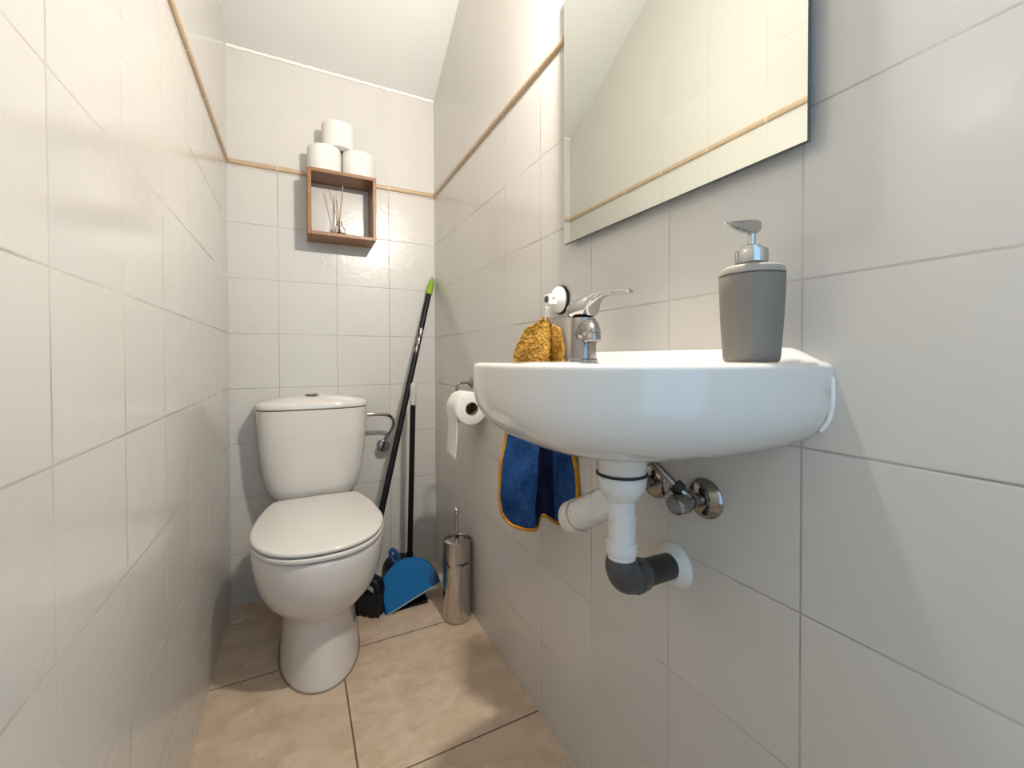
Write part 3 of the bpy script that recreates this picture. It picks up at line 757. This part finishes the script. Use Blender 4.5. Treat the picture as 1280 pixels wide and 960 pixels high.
hd = Vector((XR-pw.x, e1.y-pw.y, e1.z-ez)); hd.normalize()
el = [pw+Vector((0, 0, .6165)), pw+Vector((0, 0, .608))]
cen = pw+Vector((0, 0, ez+.0))
for i in range(1, 11):
    a = PI/2*i/10; R_ = .0225
    el.append(pw+Vector((0, 0, ez+R_))-Vector((0, 0, 1))*R_*math.sin(a)+hd*R_*(1-math.cos(a)))
el.append(el[-1]+hd*.006)
bm = B(); tube(bm, el, [.0205]+[.0226]*(len(el)-1), 32); link('elbow', loc(bm, wo2), 'greypvc', WP)
ee = el[-1]
bm = B(); lathe(bm, ee-hd*.002, hd, [(0, .0228), (.001, .0246), (.015, .0246), (.019, .0236), (.021, .0210)], 12); link('elbow_nut', loc(bm, wo2), 'greypvc', WP)
bm = B(); ln = (e1-ee).length; lathe(bm, ee+hd*.018, hd, [(0, .0195), (ln-.02, .0195)], 36); link('wall_pipe', loc(bm, wo2), 'blackpipe', WP)
bm = B(); lathe(bm, e1+Vector((-.0003, 0, 0)), (-1, 0, 0), [(0, .0365), (.003, .0365), (.010, .0315), (.0165, .0245), (.017, .0200)], 48); link('wall_flange', loc(bm, wo2), 'pvccap', WP)

# stop valves under the basin
def stop_valve(y, z, label, tip, knob=True):
    o = Vector((XR, y, z)); v = thing('stop_valve', label, 'valve', o, 'stop valves under the washbasin')
    bm = B(); lathe(bm, (-.0003, 0, 0), (-1, 0, 0), [(0, .0295), (.0015, .0298), (.004, .0285), (.009, .021), (.012, .0125)], 48); link('rosette', bm, 'darkchrome', v)
    bm = B(); lathe(bm, (-.010, 0, 0), (-1, 0, 0), [(0, .0085), (.006, .0085), (.0065, .0105), (.022, .0105), (.0225, .0085), (.030, .0085), (.0305, .0115), (.036, .0115), (.0365, .007), (.044, .007)], 28); link('body', bm, 'darkchrome', v)
    bm = B(); L = []
    for s, k in ((-.043, .70), (-.045, .92), (-.049, 1.), (-.0625, 1.), (-.0650, .95), (-.066, .85)):
        L.append([(s, .0178*k*math.cos(a)*1., .0112*k*math.sin(a)*(1+.25*math.cos(2*a)*-1)) for a in [2*PI*i/32 for i in range(32)]])
    rings(bm, L); kb = link('knob', bm, 'darkchrome', v); kb.rotation_euler = (.35, 0, 0)
    bm = B(); rings(bm, [[(s, .0178*k*math.cos(a), .0112*k*math.sin(a)*(1-.25*math.cos(2*a))) for a in [2*PI*i/32 for i in range(32)]] for s, k in ((-.0655, .70), (-.0668, .66))])
    ki = link('insert', bm, 'knobinsert', kb)
    t = Vector(tip)-o; b = Vector((-.030, .004, .006)); d = (t-b).normalized()
    bm = B(); lathe(bm, (-.030, 0, .0), d, [(0, .0085), (.020, .0085)], 20); link('outlet', bm, 'darkchrome', v)
    bm = B(); lathe(bm, Vector((-.030, 0, 0))+d*.018, d, [(0, .009), (.001, .0108), (.013, .0108), (.014, .009)], 6); link('outlet_nut', bm, 'rubber', v, angle=25)
    bm = B(); tube(bm, [Vector((-.030, 0, 0))+d*.030, t], .0058, 16); link('feed_pipe', bm, 'darkchrome', v)
    return v
stop_valve(.4275, .6845, 'chrome stop valve under the near end of the washbasin, right of the drain', (.468, .494, .756))
stop_valve(.5255, .6865, 'chrome stop valve on the wall mostly hidden behind the white drain', (.480, .560, .757))

# ------------------------------------------------------------------ suction hook and cloth
ho = Vector((XR, .8095, 1.0245))
Hk = thing('suction_hook', 'white round suction hook with black rim on the right wall beside the tap', 'hook', ho)
bm = B(); lathe(bm, (-.0004, 0, 0), (-1, 0, 0), [(0, .0325), (.003, .0328), (.006, .0318), (.008, .029)], 48); link('rim', bm, 'rubber', Hk)
bm = B(); lathe(bm, (-.007, 0, 0), (-1, 0, 0), [(0, .0298), (.002, .0302), (.006, .029), (.010, .0245), (.0135, .016), (.015, .006), (.0152, .001)], 48); link('disc', bm, 'suction', Hk)
bm = B(); box(bm, (-.040, -.011, -.0135), (-.018, .011, .0105)); link('clip', bm, 'suction', Hk, bevel=.0016)
bm = B(); lathe(bm, (-.0398, 0, -.001), (-1, 0, 0), [(0, .0075), (.002, .0075), (.003, .006)], 20); lathe(bm, (-.029, -.0108, .001), (0, -1, 0), [(0, .0024), (.0006, .0022)], 14); link('pin', bm, 'darkhole', Hk)
bm = B(); tube(bm, spline([(-.030, 0, -.010), (-.031, 0, -.018), (-.035, 0, -.021), (-.040, 0, -.0205), (-.043, 0, -.0155)], 5), .0024, 10); link('prong', bm, 'suction', Hk)

co = Vector((.492, .80, .99))
Cl = thing('kitchen_cloth', 'folded blue cloth with mustard edging and yellow top hanging from the suction hook', 'cloth', co)
# plan outline of the folded cloth at several heights: (x, y) control points, from outer free edge to wall edge
def plan(z):
    low = [(.418, .893), (.435, .868), (.451, .839), (.466, .808), (.490, .832), (.512, .846), (.524, .822), (.526, .800), (.528, .770), (.530, .738)]
    hi = [(.452, .885), (.470, .862), (.487, .838), (.502, .817), (.511, .826), (.5175, .842), (.5215, .829), (.5215, .808), (.5225, .793), (.525, .781)]
    topp = [(.487, .835), (.492, .829), (.497, .823), (.5015, .817), (.505, .821), (.508, .826), (.511, .822), (.513, .816), (.515, .811), (.517, .806)]
    t = (z-.50)/(.90-.50)
    if t <= 1:
        k = sstep(max(0, z-.56)/.34)
        return [Vector((a[0]+(b[0]-a[0])*k, a[1]+(b[1]-a[1])*k, 0)) for a, b in zip(low, hi)]
    k = min(1, (z-.90)/.10)**1.3
    return [Vector((a[0]+(b[0]-a[0])*k, a[1]+(b[1]-a[1])*k, 0)) for a, b in zip(hi, topp)]
def wob(u, z): return .0022*math.sin(u*9+z*38)+.0015*math.sin(u*21-z*60)
def cloth(z0, z1, nz, zbot=None, ztop=None):
    L = []
    for i in range(nz+1):
        row = []; f = i/nz
        base = spline(plan(z0), 5); n = len(base)
        for j in range(n):
            u = j/(n-1)
            zb = zbot(u) if zbot else z0
            z = zb+((ztop(u) if ztop else z1)-zb)*f
            p = spline(plan(z), 5)[j]
            w = wob(u, z)*(1-max(0, (z-.88)/.12))
            row.append((p.x+w, p.y+w*.5, z))
        L.append(row)
    return L
def zbot(u):       # rounded lower corners of the two flaps
    if u < .34: return .507+.055*(1-math.sqrt(max(0., 1-(max(0., .15-u)/.15)**2)))+.008*max(0, (u-.24)/.10)
    if u < .66: return .515+.012*math.sin(PI*(u-.34)/.32)
    return .515+.036*sstep((u-.70)/.30)
rowsb = cloth(.51, .862, 30, zbot)
bm = B(); rings(bm, [[Vector(p)-co for p in r] for r in rowsb], False, False, close=False)
bp = link('panel', bm, 'bluecloth', Cl, mats=['foldshade']); npn = len(rowsb[0])-1
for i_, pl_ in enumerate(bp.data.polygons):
    if .335 < ((i_ % npn)+.5)/npn < .665: pl_.material_index = 1  # fold interior gets the colour that carries its shade
m_ = bp.modifiers.new('solid', 'SOLIDIFY'); m_.thickness = .004; m_.offset = 0
rowsy = cloth(.8625, .986, 18, None, lambda u: .988-.026*max(0, (.28-u)/.28)-.028*max(0, (u-.30)/.70))
bm = B(); rings(bm, [[Vector(p)-co+Vector((0, 0, 0)) for p in r] for r in rowsy], False, False, close=False)
bp = link('terry_top', bm, 'terry', Cl); m_ = bp.modifiers.new('solid', 'SOLIDIFY'); m_.thickness = .008; m_.offset = 0; bp.modifiers.new('sub', 'SUBSURF').render_levels = 2
tt = bpy.data.textures.new('terry_loops', 'CLOUDS'); tt.noise_scale = .0045; d_ = bp.modifiers.new('loops', 'DISPLACE'); d_.texture = tt; d_.strength = .006; d_.mid_level = .5; d_.texture_coords = 'LOCAL'
edge = [r[0] for r in reversed(rowsb)]+list(rowsb[0])[1:-1]+[r[-1] for r in rowsb]
bm = B(); tube(bm, [Vector(p)-co for p in edge], .0046, 8); link('binding', bm, 'binding', Cl)
bm = B(); hk = Vector((XR-.037, .8095, 1.004))
tube(bm, [p-co for p in spline([(.5045, .820, .966), (.5035, .815, .985), (.5015, .8105, 1.0015), (.499, .8095, 1.0055), (.497, .8105, 1.0015), (.4985, .817, .984), (.500, .822, .966)], 6)], .0030, 8); link('hanging_loop', bm, 'loop', Cl)

# ------------------------------------------------------------------ camera, daylight
cam = bpy.data.cameras.new('camera'); co_ = bpy.data.objects.new('camera', cam); C.objects.link(co_)
cam.sensor_width = 36; cam.lens = 36*Fpx/1280; cam.shift_y = SHY/1280; cam.clip_start = .01
mw = Matrix((( rr_.x, uu_.x, -fw.x, CAM.x), (rr_.y, uu_.y, -fw.y, CAM.y), (rr_.z, uu_.z, -fw.z, CAM.z), (0, 0, 0, 1)))
co_.matrix_world = mw
S.camera = co_
w = bpy.data.worlds.new('daylight'); S.world = w; w.use_nodes = True
bg = w.node_tree.nodes['Background']; bg.inputs[0].default_value = (.43, .72, 1., 1); bg.inputs[1].default_value = 1.85

S.view_settings.view_transform = 'Standard'; S.view_settings.look = 'None'; S.view_settings.gamma = 1.
S.view_settings.use_curve_mapping = False; S.view_settings.exposure = 0.
S.cycles.max_bounces = 14; S.cycles.diffuse_bounces = 8; S.cycles.glossy_bounces = 8
S.cycles.caustics_reflective = False; S.cycles.caustics_refractive = False
